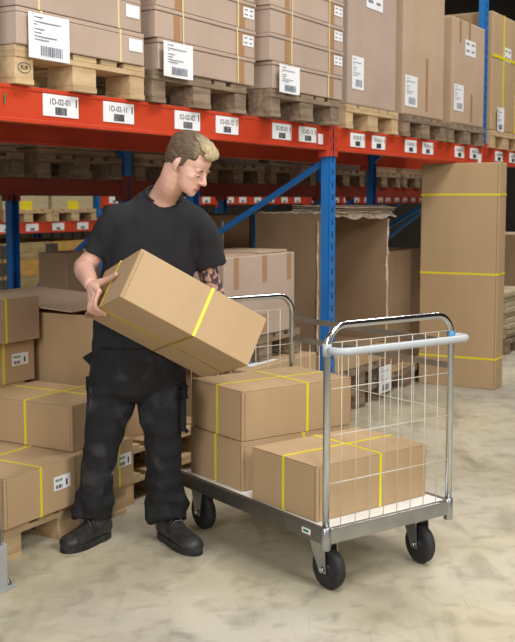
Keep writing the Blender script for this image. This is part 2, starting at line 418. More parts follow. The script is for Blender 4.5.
# timber collar crates on the floor of the far rack
for i, s in enumerate((2.1, 2.92, 3.74)):
    for j in range(5):
        lab = 'timber collar in the far stack %s, %s' % (('at the left photo edge', 'left of the small blue brace', 'behind the small blue brace')[i], ('lowest', 'second from the floor', 'middle one', 'second from the top', 'topmost')[j])
        t = rthing('pallet_collar', lab, 'crate', s, QC, .195 * j, 'timber pallet collars')
        md = 'crateyellow' if (i, j) in ((1, 3), (2, 4)) else 'crate'
        for (x0, x1, y0, y1) in ((0, .8, 0, .025), (0, .8, 1.175, 1.2), (0, .025, .026, 1.174), (.775, .8, .026, 1.174)):
            m = MB(); m.box(x0, x1, y0, y1, 0, .192, .002); m.build('side_board', md, t)
        for x0 in (-.004, .704):
            m = MB(); m.box(x0, x0 + .1, -.004, -.001, .02, .17); m.build('corner_hinge', 'darksteel', t)
cb = rthing('carton', 'brown carton with a small white label seen behind the forearm of the worker', 'carton', -.46, 1.74, .0)
m = MB(); m.box(0, .34, 0, .25, 0, 1.12, .004); m.build('body', 'kraft_dark', cb)
m = MB(); m.box(.25, .30, -.002, 0, .84, .94); m.build('label', 'paper', cb)

# ------------------------------------------------------------ cartons
def doc(parent, x0, x1, z0, z1, y=-.002, kind=0, bend=.0):
    """white printed sheet lying on the face y of its carton"""
    m = MB(); n = 6
    P = [[Vector((x0 + (x1 - x0) * i / n, y - .0015 - bend * (i / n - .5) ** 2, z)) for i in range(n + 1)] for z in (z0, z1)]
    for i in range(n):
        a, b_, c, d = P[0][i], P[0][i + 1], P[1][i + 1], P[1][i]
        k = Vector((0, .0012, 0)); m.rings([[a, b_, b_ + k, a + k], [d, c, c + k, d + k]], smooth=False)
    lb = m.build('label', 'paper', parent)
    w_, h_ = x1 - x0, z1 - z0; yy = y - .0022 - bend * .1
    k = MB()
    if kind == 0:
        for i, (f, ln) in enumerate(((.9, .26), (.8, .7), (.74, .12), (.64, .3), (.64, .0), (.56, .22), (.48, .6), (.41, .4))):
            k.box(x0 + .1 * w_, x0 + (.1 + ln) * w_, yy, yy + .0005, z0 + f * h_, z0 + (f + .022) * h_)
        x = x0 + .3 * w_
        while x < x0 + .85 * w_:
            q = random.choice((.004, .006, .009)); k.box(x, x + q, yy, yy + .0005, z0 + .08 * h_, z0 + .3 * h_); x += q + .005
    elif kind == 1:
        for (fx, fz, ln) in ((.1, .7, .3), (.1, .25, .3), (.6, .7, .3), (.6, .25, .25)):
            k.box(x0 + fx * w_, x0 + (fx + ln) * w_, yy, yy + .0005, z0 + fz * h_, z0 + (fz + .12) * h_)
    if kind < 2: k.build('printing', 'greyink', lb)
    else: k.bm.free()
    return lb
def strap(parent, plane, pos, l, w, h, m='strap', wd=.013):
    e = .0016; b = MB()
    if plane == 'x':      # band in the plane x = pos
        x0, x1 = pos - wd / 2, pos + wd / 2
        b.box(x0, x1, -e, w + e, h, h + e); b.box(x0, x1, -e, w + e, -e * .0, .0006); b.box(x0, x1, -e, 0, 0, h); b.box(x0, x1, w, w + e, 0, h)
    else:
        y0, y1 = pos - wd / 2, pos + wd / 2; h2 = h + .0006
        b.box(-e, l + e, y0, y1, h2, h2 + e); b.box(-e, l + e, y0, y1, 0, .0006); b.box(-e, 0, y0, y1, 0, h2); b.box(l, l + e, y0, y1, 0, h2)
    return b.build('strap', m, parent)
def carton(label, l, w, h, loc, rz=0, rot=None, mt='kraft', straps=(.55, .5), group=None, flap='top', seam=True, name='carton'):
    t = thing(name, label, 'carton', loc, rz, group, rot)
    m = MB(); tk = .0045
    if flap == 'top': m.box(0, l, 0, w, 0, h - tk, .003)
    else: m.box(tk, l, 0, w, 0, h, .003)
    if seam:              # glued corner joint
        m.mi = 1; m.box(.012, .0145, -.0006, .002, .004, h - .01); m.box(-.0006 + (tk if flap != 'top' else 0), .002 + (tk if flap != 'top' else 0), .010, .0125, .004, h - .01)
    m.build('body', [mt, 'kraft_edge'], t)
    for i in (0, 1):
        f = MB(); g = .0012
        y0, y1 = (0, w / 2 - g) if i == 0 else (w / 2 + g, w)
        if flap == 'top': f.box(0, l, y0, y1, h - tk + .0006, h, .0015)
        else: f.box(0, tk - .0008, y0, y1, .0, h - .001, .0012)
        f.build('flap', mt, t)
    if straps:
        strap(t, 'x', l * straps[0], l, w, h); strap(t, 'y', w * straps[1], l, w, h)
    return t
def sticker(parent, x0, x1, z0, z1, side='y'):
    """small white product label: on the face y=0, or on x=0 """
    lb = MB(); k = MB(); g = MB(); e = .0012
    def bx(mb, a, c, z_0, z_1, d):
        mb.box(a, c, -d, -d + .0006, z_0, z_1)
    w_, h_ = x1 - x0, z1 - z0
    bx(lb, x0, x1, z0, z1, e)
    o = lb.build('label', 'paper', parent)
    for f in (.12, .2, .3, .36, .45): bx(k, x0 + f * w_, x0 + (f + .05) * w_, z0 + .12 * h_, z0 + .38 * h_, e + .0005)
    bx(k, x0 + .72 * w_, x0 + .82 * w_, z0 + .2 * h_, z0 + .65 * h_, e + .0005); k.build('printing', 'ink', o)
    for f in (.1, .18, .26, .36, .44): bx(g, x0 + f * w_, x0 + (f + .06) * w_, z0 + .62 * h_, z0 + .8 * h_, e + .0005)
    g.build('logo', 'green', o)
    return o
CL, CW, CH = .59, .40, .21
YC = .6292                                         # heading of the trolley
CARTN = Vector((.252, 3.708, 0)); AV = Vector((-math.sin(YC), math.cos(YC), 0)); BV = Vector((math.cos(YC), math.sin(YC), 0))
DECKZ = .2625
GT = 'cartons on the trolley'
carton('strapped carton alone on the near end of the trolley deck', CL, CW, .215, Vector((.222, 3.782, DECKZ + .001)), math.radians(37.6), straps=(.56, .5), group=GT)
carton('lower carton of the pair at the far end of the trolley', CL, CW, .205, Vector((-.064, 4.195, DECKZ + .001)), math.radians(35.7), straps=(.55, .5), group=GT)
carton('upper carton of the pair on the trolley, under the carried one', CL, CW - .006, .212, Vector((-.063, 4.206, DECKZ + .2085)), math.radians(35.5), straps=(.58, .48), group=GT)
HB_ROT = Euler((math.radians(-17.222), math.radians(29.72), math.radians(18.945)), 'XYZ')
HB_O = Vector((-.509, 3.80, 1.115)); HB_R = HB_ROT.to_matrix(); HL, HW, HH = .576, .429, .209
HB_IT = HB_R.transposed()
E1, E3, E2 = HB_R.col[0].copy(), HB_R.col[1].copy(), HB_R.col[2].copy()
carton('tilted strapped carton carried in the hands of the worker', HL, HW, HH, HB_O, rot=HB_ROT, straps=(.56, .56), flap='end')
# left stack (rack aligned)
GL = 'cartons of the left stack'
t = carton('lowest front carton of the left stack, with a white label on its right face', .425, CL, .213, rk(-2.705, .12, .145), RROT, straps=(.5, .5), group=GL)
sticker(t, .29, .395, .09, .15)
t = carton('lowest carton behind the trouser leg of the worker, labelled, left stack', .415, CL, .213, rk(-2.275, .125, .145), RROT, straps=(.75, .5), group=GL)
sticker(t, .3, .4, .09, .15)
carton('second layer carton of the left stack, crossed by straps on top', .41, CL, .205, rk(-2.235, .17, .3605), RROT, straps=(.62, .47), group=GL)
carton('lowest rear carton hidden behind the left stack', .41, CL, .213, rk(-2.285, .78, .145), RROT, group=GL)
carton('second layer rear carton hidden behind the left stack', .41, CL, .205, rk(-2.285, .78, .3605), RROT, group=GL)
t = carton('third layer carton of the left stack, white label left of the dark trousers', .43, CL, .205, rk(-2.225, .795, .568), RROT, straps=(.5, .5), group=GL, mt='kraft')
sticker(t, .27, .385, .085, .145)
carton('topmost carton of the left stack, at the left photo edge', .435, CL, .215, rk(-2.215, .77, .775), RROT, straps=(.47, .5), group=GL, mt='kraft_pale')

# flat cartons on the three shelf pallets
def flat(label, s, q, z, l, w, h, group, sp=(.2, .8), lab=True, tapes=False):
    t = rthing('flat_carton', label, 'carton', s, q, z, group)
    m = MB(); m.box(0, l, 0, w, 0, h - .02, .004); m.box(-.004, l + .004, -.004, w, h - .019, h - .001, .003) if tapes else m.box(0, l, 0, w, h - .0195, h - .001, .003)
    m.build('body', 'kraft_pink', t)
    for f in sp:
        b_ = MB(); x = l * f + random.uniform(-.01, .01); y = -.0055 if tapes else -.0015
        b_.box(x - .006, x + .006, y, y + .001, .0, h); b_.build('strap', 'strap_pale', t)
    if tapes:
        for f in (sp[0] - .05, sp[1] + .05):
            b_ = MB(); b_.box(l * f - .025, l * f + .025, -.0012, 0, .0, h - .02); b_.build('tape', 'tape', t)
    if lab: doc(t, l * .86, l * .98, h * .4, h * .78, -.0012, 3 if not tapes else 1)
    return t
ws = ('on the leftmost beam pallet', 'on the beam pallet above the worker', 'on the beam pallet left of the blue upright')
ly = ('bottom layer', 'second layer', 'third layer', 'fourth layer', 'fifth layer')
ZP = ZB + .147
for j in range(3):
    t = flat('greyish flat carton %s, %s' % (ws[0], ly[j]), -2.745 + (0, .0, -.01)[j], -.04, ZP + j * .14, (.785, .765, .77)[j], .9, .1385, 'flat cartons on the leftmost beam pallet', (.16, .8), True)
    if j == 0: doc(t, .05, .28, -.045, .125, -.006, 0, .02)
    if j == 0: lw = t
for j in range(4):
    t = flat('taped flat carton %s, %s' % (ws[1], ly[j]), -1.875 + (.02, 0, .01, 0)[j], -.04, ZP + j * .139, (.83, .855, .85, .855)[j], .9, .1375, 'taped flat cartons above the worker', (.24, .8), j > 0, True)
    if j == 0: doc(t, .0, .23, -.03, .125, -.02, 0, .03)
for j in range(5):
    t = flat('taped flat carton %s, %s' % (ws[2], ly[j]), -.95 + (.03, 0, .01, 0, 0)[j], -.09, ZP + j * .1405, (.815, .855, .845, .855, .855)[j], .9, .139, 'taped flat cartons left of the upright', (.26, .78), j > 0, True)
    if j == 0: doc(t, .02, .24, -.02, .125, -.02, 0, .03)
# tall cartons on the second beam
GB = 'tall cartons on the beam'
def big(label, s, q, z, l, w, h, mt, papers=(), tapes=(), straps=()):
    t = rthing('tall_carton', label, 'carton', s, q, z, GB)
    m = MB(); m.box(0, l, 0, w, 0, h, .012); m.build('body', mt, t)
    for a in papers: doc(t, *a[:4], -.001, a[4])
    for (x, z0, z1) in tapes:
        b_ = MB(); b_.box(x - .022, x + .022, -.001, .002, z0, z1); b_.build('tape', 'tape', t)
    for (kind, p) in straps:
        b_ = MB(); b_.box(p - .012, p + .012, -.003, 0, 0, h) if kind == 'v' else b_.box(-.003, l + .003, -.004, -.0005, p - .012, p + .012); b_.build('strap', 'strap', t)
    return t
big('big tall carton on the beam, first right of the blue upright', .12, -.02, ZP, .735, .95, 1.0, 'kraft_pink', ((.05, .22, .1, .3, 0), (.25, .5, .62, .76, 1)))
big('big tall carton on the beam, middle of three, paper at its foot', .985, -.02, ZP, .76, .95, 1.05, 'kraft_pale', ((.02, .24, .06, .27, 0),), ((.42, .05, .42), (.42, .85, 1.0)))
m3 = big('big tall carton on the beam, third, left of the far blue upright', 1.93, -.02, ZP, .735, .95, .8, 'kraft_pale', ((.03, .24, .1, .3, 0), (.26, .5, .54, .66, 1)), ((.43, .03, .25), (.15, .62, .79), (.36, .6, .8)))
t = big('big carton bound with yellow straps at the right photo edge, on the beam', 2.86, -.02, ZP, .8, .95, .98, 'kraft', ((.32, .5, .6, .72, 1),), (), (('v', .3), ('v', .66), ('h', .62)))
doc(t, .12, .3, .0, .2, -.006, 0, .03)

# ------------------------------------------------------------ open and torn cartons at floor level
def open_box(label, s, q, z, l, w, h, mt, front=True, flaps='', torn=False, name='open_carton'):
    t = rthing(name, label, 'carton', s, q, z)
    k = .008
    def wall(nm, *a):
        m = MB(); m.box(*a, .002); return m.build(nm, mt, t)
    wall('bottom', 0, l, 0, w, 0, k)
    wall('side_panel', 0, k, 0, w, k + .0005, h); wall('side_panel', l - k, l, 0, w, k + .0005, h)
    wall('rear_panel', k + .0005, l - k - .0005, w - k, w, k + .0005, h)
    if front: wall('front_panel', k + .0005, l - k - .0005, 0, k, k + .0005, h)
    return t
# open carton behind the worker with its lid sheet raised
ob = open_box('large open carton behind the worker, left of his legs', -1.74, .3, .291, .55, 1.05, .61, 'kraft')
m = MB(); mt_ = Matrix.Translation((.0, .25, .622)) @ Matrix.Rotation(math.radians(3), 4, 'X') @ Matrix.Rotation(math.radians(-1), 4, 'Y')
m.box(-.025, .56, .02, .8, 0, .008, .002, mt_); m.build('flap', 'kraft_pale', ob)
m = MB(); m.box(0.02, .53, 1.051, 1.058, .5, .66); m.build('flap', 'kraft_dark', ob)
# low carton, pallet and pale carton behind the trolley
t = rthing('low_carton', 'low wide carton on a floor pallet behind the trolley rail', 'carton', -1.0, .02, .145)
m = MB(); m.box(0, .8, 0, .9, 0, .415, .006); m.build('body', 'kraft', t)
for x in (.55, .66): 
    k = MB(); k.box(x, x + .012, -.001, .001, .2, .3); k.prism([(x - .018, .3), (x + .03, .3), (x + .006, .335)], 0, .001, Matrix(((1, 0, 0, 0), (0, 0, -1, 0), (0, 1, 0, 0), (0, 0, 0, 1)))); k.build('arrow_print', 'kraft_edge', t)
m = MB(); m.box(.12, .42, .05, .3, .416, .4175, 0, Matrix.Rotation(.0, 4, 'Z')); k = m.build('label', 'paper', t)
m = MB(); m.box(.18, .36, .1, .13, .4176, .418); m.build('printing', 'bluecap', k)
t = rthing('carton', 'pale closed carton with tape marks on a pallet behind the trolley', 'carton', -1.1, .1, .7115)
m = MB(); m.box(0, .77, 0, .42, 0, .455, .008)
m.build('body', 'kraft_pink', t)
for x, z0, z1 in ((.12, .28, .45), (.42, .3, .45), (.42, .02, .12), (.7, .3, .45), (.12, .02, .1)):
    b_ = MB(); b_.box(x - .025, x + .025, -.001, .002, z0, z1); b_.build('tape', 'tape', t)
for (a, z) in ((.05, .0), (.4, .012)):
    b_ = MB(); b_.box(a, a + .33, .03, .38, .4555 + z * .2, .459 + z, .001, Matrix.Rotation(0, 4, 'Z')); b_.build('flap', 'kraft_pale', t)
t = rthing('carton', 'dim brown carton behind the pale closed carton, right of the sleeve of the worker', 'carton', .94, 1.62, 0)
m = MB(); m.box(0, .72, 0, .7, 0, 1.345, .006); m.build('body', 'kraft_dark', t)
b_ = MB(); b_.box(.3, .325, -.001, .002, .9, 1.3); b_.build('tape', 'paper', t)
for i, y in enumerate((0, .12)):
    m = MB(); m.box(.02, .7, y + .02, y + .4, 1.346 + i * .01, 1.351 + i * .012); m.build('flap', 'kraft_dark', t)
# torn carton
t = rthing('flat_carton', 'flat carton on the stack of two pallets, under the torn carton', 'carton', .56, .27, .291)
m = MB(); m.box(0, .84, 0, .95, 0, .115, .005); m.build('body', 'kraft', t)
tb = open_box('tall torn open carton standing behind the blue upright', .6, .33, .4075, .94, .6, .975, 'kraft_dark', front=False)
# torn edges of the left, right and top
for nm, pts in (('torn_edge', [(.004, -.002, .02 + i * .05) for i in range(19)]), ('torn_edge', [(.936, -.002, .02 + i * .05) for i in range(19)])):
    m = MB(); m.tube([Vector(p) + Vector((random.uniform(-.006, .006), random.uniform(-.004, .004), 0)) for p in pts], [random.uniform(.004, .012) for _ in pts], 6); m.build(nm, 'kraft_torn', tb)
m = MB(); m.tube([Vector((-.003, .03 + i * .03, .975 + random.uniform(-.005, .004))) for i in range(19)], [random.uniform(.004, .011) for _ in range(19)], 6); m.build('torn_edge', 'kraft_torn', tb)
m = MB(); m.tube([Vector((-.004, .10 + random.uniform(-.003, .003), .02 + i * .05)) for i in range(19)], [random.uniform(.004, .011) for _ in range(19)], 6); m.build('torn_edge', 'kraft_torn', tb)
for i in range(4):
    m = MB(); z = .980 + i * .011; n = 22; hang = (.055, .032, .018, .008)[i]; wk = .7; wl2 = []; yk = 0; yl = []
    for j in range(n):
        wk = min(1.3, max(.35, wk + random.uniform(-.22, .24))); wl2.append(wk); yk = min(.03, max(-.01, yk + random.uniform(-.012, .012))); yl.append(yk)
    top = [Vector((-.01 + .985 * j / (n - 1), -.03 - yl[j] - .008 * i, z - hang * wl2[j] * (.75 + .5 * j / n))) for j in range(n)]
    mid = [Vector((-.01 + .975 * j / (n - 1), .015, z + random.uniform(-.002, .006))) for j in range(n)]
    bk = [Vector((.0 + .96 * j / (n - 1), .3, z + .004 + random.uniform(0, .005))) for j in range(n)]
    k = Vector((0, 0, .004))
    for j in range(n - 1):
        sec_ = [[r[j], r[j + 1], r[j + 1] + k, r[j] + k] for r in (top, mid, bk)]
        m.rings(sec_, smooth=False)
    m.build('torn_flap', ['kraft_torn', 'kraft_torn', 'kraft_pale', 'kraft_torn'][i], tb)
# second pallet goods
t = rthing('cardboard_sheet', 'flat brown cardboard sheet lying on the pallet beside the tall standing carton', 'sheet', 1.41, .31, .1455)
m = MB(); m.box(0, .7, 0, .6, 0, .012, .002); m.box(.03, .66, .05, .55, .0125, .02, .002); m.build('sheet', 'kraft', t)
t = rthing('paper_sheet', 'white printed paper hanging on the pallet stack, seen through the trolley mesh', 'paper', 1.2, .24, .11)
doc(t, .0, .22, -.06, .14, 0, 0, .02)
open_box('brown open carton left of the tall standing carton', 1.7, .42, .168, .74, .62, .9, 'kraft_dark')
# tall standing carton
tc = thing('tall_standing_carton', 'tall narrow carton standing on the floor at right, three yellow straps around it', 'carton', (1.848, 7.93, 0), math.radians(62))
m = MB(); l, w_, h_ = .2, .625, 1.755
m.box(0, l, 0, w_, 0, h_, .006); m.mi = 1; m.box(-.001, .001, .012, .016, .02, h_ - .02); m.build('body', ['kraft', 'kraft_edge'], tc)
for z in (.235, .895, 1.51):
    b_ = MB(); e = .002; b_.box(-e, 0, -e, w_ + e, z - .008, z + .008); b_.box(l, l + e, -e, w_ + e, z - .008, z + .008); b_.box(0, l, -e, 0, z - .008, z + .008); b_.box(0, l, w_, w_ + e, z - .008, z + .008); b_.build('strap', 'strap', tc)
# stacked flat sheets at the right edge
pal(PO, 'weathered floor pallet at the right photo edge, under pale stacked sheets', 3.92, .12, 0, FP)
t = rthing('sheet_stack', 'stack of pale flattened cartons at the right edge behind the tall standing carton', 'stack', 3.92, .13, .1455)
for j in range(9):
    m = MB(); m.box(random.uniform(0, .05), .8 + random.uniform(-.03, .03), random.uniform(-.02, .03), .9, j * .05, j * .05 + .046, .006); m.build('flattened_carton', 'sack', t)
t2_ = rthing('carton', 'dim open carton further along the floor behind the stacked sheets at right edge', 'carton', 5.2, .3, 0)
m = MB(); m.box(0, .8, 0, .8, .0, 1.1, .006); m.build('body', 'kraft_dark', t2_)
m = MB(); m.box(.02, .78, .02, .78, 1.1, 1.105); m.build('flap', 'kraft_pale', t2_)

# upright guard at the left edge
t = rthing('upright_guard', 'galvanised steel corner guard bolted to the floor at the left photo edge', 'guard', -2.9, -.05, 0)
m = MB(); m.box(-.12, .03, -.002, .004, .004, .17, .001); m.box(.024, .03, .0045, .024, .004, .17, .001); m.build('guard_plate', 'guard', t)
m = MB(); m.box(-.14, .06, -.03, .028, 0, .004); m.build('base_plate', 'guard', t)
m = MB(); m.lathe([(.013, 0), (.013, .01), (.007, .011), (.007, .02)], (.046, .012, .004), (0, 0, 1), 6); m.build('bolt', 'darksteel', t)

# ------------------------------------------------------------ trolley
TL, TW, TT = 1.031, .643, 1.031
tr = thing('platform_trolley', 'steel platform trolley with wire mesh ends, loaded with cartons', 'trolley', CARTN, YC)
# local x = width (near left post -> near right post), local y = length (away)
m = MB(); m.box(.012, TW - .012, .012, TL - .012, .248, DECKZ, .002); m.build('deck_board', 'deck', tr)
zb, zt = .204, .2635
fr = (('frame_rail', (-.012, .0115, .016, TL - .016)), ('frame_rail', (TW - .0115, TW + .012, .016, TL - .016)), ('frame_rail', (.016, TW - .016, -.012, .0115)), ('frame_rail', (.016, TW - .016, TL - .0115, TL + .012)))
for nm, (x0, x1, y0, y1) in fr:
    m = MB(); m.box(x0, x1, y0, y1, zb, .2475 if False else zt - .001, .003); m.build(nm, 'darksteel' if x1 < .1 and y1 > .5 else 'steel', tr)
m = MB(); m.box(-.0135, -.012, .075, .125, .222, .243); k = m.build('badge', 'paper', tr); k['label'] = 'small white badge with green print'
m = MB(); m.box(-.014, -.0135, .085, .117, .228, .238); m.build('logo', 'green', k)
for x in (0, TW):
    for y in (0, TL):
        m = MB(); m.lathe([(.0155, 0), (.0185, .003), (.0185, .085), (.0155, .088)], (x, y, .182), (0, 0, 1), 18); m.build('post_socket', 'steel', tr)
def loop_pts(y):
    R = .085; P = [(0, y, .2), (0, y, TT - R - .3)]
    for i in range(9):
        a = math.pi * .5 * i / 8; P.append((R - R * math.cos(a), y, TT - .014 - R + R * math.sin(a)))
    for i in range(9):
        a = math.pi * .5 * i / 8; P.append((TW - R + R * math.sin(a), y, TT - .014 - R + R * math.cos(a)))
    P += [(TW, y, TT - R - .3), (TW, y, .2)]
    return P
def mesh_panel(fn, hz, zlo, zhi, n, width):
    m = MB()
    for i in range(n):
        x = width * (i + 1) / (n + 1); m.tube([fn(x, zlo), fn(x, zhi)], .0017, 6)
    for z in hz: m.tube([fn(.0, z), fn(width, z)], .0019, 6)
    return m
for y, nm in ((0, 'near'), (TL, 'far')):
    m = MB(); m.tube(loop_pts(y), .0135, 14); m.build('end_loop', 'chrome', tr)
    yy = y
    mesh_panel(lambda x, z: (x, yy, z), (.43, .61, .783, .953), .25, .953, 8, TW).build('mesh_panel', 'wire', tr)
# back side: two flat bars and mesh below
for z in (.905, .81):
    m = MB(); m.box(TW - .003, TW + .003, 0, TL, z - .013, z + .013, .001); m.build('side_bar', 'steel', tr)
mesh_panel(lambda y, z: (TW, y, z), (.63, .44), .25, .81, 14, TL).build('mesh_panel', 'wire', tr)
# bumper handle
P = []
ex = .075; zH = .928; R = .06
P = [(0.0, -.016, zH), (.0, -.03, zH)]
for i in range(7):
    a = math.pi * .5 * i / 6; P.append((0 + .055 - .055 * math.cos(a), -.03 - (ex - .03) * math.sin(a), zH))
for i in range(7):
    a = math.pi * .5 * i / 6; P.append((TW - .02 + .05 * math.sin(a), -ex + (ex - .03) * (1 - math.cos(a)), zH))
P += [(TW + .024, -.014, zH), (TW + .004, .0, zH)]
m = MB(); m.tube(P, .0145, 14); m.build('push_handle', 'grip', tr)
for x in (0, TW):
    m = MB(); m.lathe([(.017, 0), (.017, .045)], (x, 0, zH - .022), (0, 0, 1), 16); m.build('handle_clamp', 'bluecap' if x else 'grip', tr)
# castors
def castor(x, y, ang, fixed):
    wr, ww = .0798, .036
    c = Vector((x, y, wr))
    ax = Vector((math.cos(ang), math.sin(ang), 0)); fw = Vector((-math.sin(ang), math.cos(ang), 0))
    mt_ = Matrix((ax, fw, Vector((0, 0, 1)))).transposed().to_4x4(); mt_.translation = Vector((x, y, 0))
    cs = bpy.data.objects.new('castor', None); C.objects.link(cs); cs.parent = tr
    m = MB(); off = .0 if fixed else .03
    m.box(-.05, .05, -.055 + off, .055 + off, .198, .2038, .002, mt_)
    for s_ in (-1, 1):
        m2 = [(-.038 + off, .198), (.055 + off, .198), (.018, wr - .014), (-.018, wr - .014)]
        A = [mt_ @ Vector((s_ * .03, py, pz)) for py, pz in m2]; B = [mt_ @ Vector((s_ * .034, py, pz)) for py, pz in m2]
        m.rings([A, B], smooth=False)
    m.box(-.034, .034, -.038 + off, .055 + off, .188, .1979, .002, mt_)
    m.build('fork', 'steel', cs)
    m = MB(); m.lathe([(.055, -ww / 2), (.074, -ww / 2), (.0785, -ww / 2 + .006), (wr, -.006), (wr, .006), (.0785, ww / 2 - .006), (.074, ww / 2), (.055, ww / 2)], c, ax, 36); m.build('tyre', 'rubber', cs)
    m = MB(); m.lathe([(.012, -.024), (.022, -.022), (.024, -.016), (.048, -.012), (.054, -.019), (.054, .019), (.048, .012), (.024, .016), (.022, .022), (.012, .024)], c, ax, 24)
    for i in range(5):
        a = i * 2 * math.pi / 5; d = fw * math.cos(a) + Vector((0, 0, 1)) * math.sin(a)
        m.tube([c + d * .02, c + d * .052], .008, 6)
    m.build('wheel_hub', 'hub', cs)
    m = MB(); m.tube([c - ax * .042, c + ax * .042], .006, 8); m.lathe([(.011, -.043), (.011, -.036)], c, ax, 6); m.lathe([(.011, .036), (.011, .043)], c, ax, 6); m.build('axle_bolt', 'chrome', cs)
castor(.075, .07, 0.05, False); castor(TW - .085, .07, -.1, False)
castor(.085, TL - .075, .0, True); castor(TW - .085, TL - .075, .0, True)

# ------------------------------------------------------------ the worker
BASE = Vector((-.5, 4.36, 0))
pr_ = thing('person', 'man in a black T-shirt and black work trousers carrying a carton beside the trolley', 'person', BASE, 0)
PH = math.radians(15)
FW = Vector((math.sin(PH), -math.cos(PH), 0)); SD = Vector((math.cos(PH), math.sin(PH), 0)); UP = Vector((0, 0, 1))
def ring(c, a, b_, t=0, n=28, sd=SD, fw=FW, ex=2.3):
    out = []
    for k in range(n):
        th = 2 * math.pi * k / n; cc, ss = math.cos(th), math.sin(th)
        x = math.copysign(abs(cc) ** (2 / ex), cc) * a; y = math.copysign(abs(ss) ** (2 / ex), ss) * b_
        out.append(Vector(c) + sd * x + fw * y + UP * (-t * y / max(b_, .001)))
    return out
def limb(mb, pts, rad, seg=16):
    """tapered limb with round ends"""
    mb.tube(pts, rad, seg); mb.ball(pts[0], rad[0] * .995); mb.ball(pts[-1], rad[-1] * .995)
def bez(pts, rad, n=5):
    """Catmull-Rom resample"""
    P = [Vector(p) for p in pts]; out = []; rr = []
    for i in range(len(P) - 1):
        p0 = P[max(i - 1, 0)]; p1 = P[i]; p2 = P[i + 1]; p3 = P[min(i + 2, len(P) - 1)]
        for k in range(n):
            t = k / n
            out.append(.5 * ((2 * p1) + (p2 - p0) * t + (2 * p0 - 5 * p1 + 4 * p2 - p3) * t * t + (3 * p1 - p0 - 3 * p2 + p3) * t ** 3))
            rr.append(rad[i] * (1 - t) + rad[i + 1] * t)
    out.append(P[-1]); rr.append(rad[-1]); return out, rr
def remesh(mb, voxel, smooth=2, disp=None, push=0):
    bmesh.ops.recalc_face_normals(mb.bm, faces=mb.bm.faces[:])
    me = bpy.data.meshes.new('tmp'); mb.bm.to_mesh(me); mb.bm.free()
    o = bpy.data.objects.new('tmp', me); C.objects.link(o)
    md = o.modifiers.new('r', 'REMESH'); md.mode = 'VOXEL'; md.voxel_size = voxel; md.use_smooth_shade = True
    bpy.context.view_layer.update()
    me2 = bpy.data.meshes.new_from_object(o.evaluated_get(bpy.context.evaluated_depsgraph_get()))
    bpy.data.objects.remove(o)
    bm = bmesh.new(); bm.from_mesh(me2)
    for _ in range(smooth): bmesh.ops.smooth_vert(bm, verts=bm.verts, factor=.5, use_axis_x=True, use_axis_y=True, use_axis_z=True)
    if disp:
        bm.normal_update()
        dd = [(v, v.co + v.normal * disp(v.co)) for v in bm.verts]
        for v, c in dd: v.co = c
    for f in bm.faces: f.smooth = True
    for v in bm.verts:                             # cloth and body give way to the carton they hold
        q = HB_IT @ (v.co - HB_O); m_ = .0035
        if 0 < q.x < HL and -m_ < q.z < HH + m_ and HW - .12 < q.y < HW + m_:
            v.co += E3 * (HW + m_ + push - q.y)
        elif q.y < HW - .01 and q.y > .01 and -.02 < q.z < HH and -.0 < q.x < .03: 
            if q.z > .0 and q.x < .02: v.co -= E1 * q.x
        v.co -= BASE
    out = MB(); out.bm.free(); out.bm = bm
    return out
# ---- head frame
HY, HP = math.radians(63), math.radians(29)
HF = Vector((math.sin(HY) * math.cos(HP), -math.cos(HY) * math.cos(HP), -math.sin(HP)))
HS = Vector((math.cos(HY), math.sin(HY), 0))                # his left
HU = HS.cross(HF) * -1
if HU.z < 0: HU = -HU
HR = Matrix((HF, HS, HU)).transposed()
CHIN = at(191.5, 196.5, 4.24); HO = CHIN - HF * .083
K = .97
def hp(f, s_, u): return HO + (HF * f + HS * s_ + HU * u) * K
body = MB()
def hb(f, s_, u, r, tilt=None):
    R = HR if tilt is None else HR @ tilt
    body.ball(hp(f, s_, u), tuple(x * K for x in r), R, 20, 16)
hb(-.004, 0, .148, (.098, .076, .09))                        # skull
hb(.05, 0, .145, (.046, .06, .055))                          # forehead
sec = [(.004, .058, .024, .026), (.014, .052, .038, .040), (.032, .045, .050, .050), (.055, .042, .057, .0535), (.08, .04, .062, .0545), (.105, .036, .064, .055), (.13, .03, .062, .055)]
body.rings([[hp(cf + math.sin(t) * bf, math.cos(t) * aw, u) for t in [2 * math.pi * k / 24 for k in range(24)]] for (u, cf, aw, bf) in sec])
for s_ in (-1, 1):
    hb(.058, s_ * .036, .086, (.026, .024, .022))            # cheekbone
    hb(.085, s_ * .028, .119, (.012, .024, .007))            # brow
    hb(.081, s_ * .030, .1015, (.0105, .0165, .0105))           # lids over the eyeball
    R = Matrix.Rotation(s_ * .35, 3, 'Z') @ Matrix.Rotation(.15, 3, 'Y')
    hb(-.006, s_ * .0735, .101, (.0165, .0055, .029), R)     # ear
    hb(-.013, s_ * .0785, .106, (.008, .0045, .021), R)
    hb(.001, s_ * .0705, .080, (.008, .005, .009))
    hb(.104, s_ * .0105, .071, (.010, .008, .0075))          # nostril wing
hb(.077, 0, .012, (.017, .022, .015))                        # chin
hb(.091, 0, .043, (.010, .021, .006)); hb(.088, 0, .033, (.010, .018, .006))   # lips
hb(.088, 0, .055, (.008, .022, .010))
pts, rad = bez([hp(.088, 0, .120), hp(.098, 0, .105), hp(.108, 0, .088), hp(.1145, 0, .0755)], [.0085, .0085, .0095, .0115], 4)
limb(body, pts, [r * K for r in rad], 12)
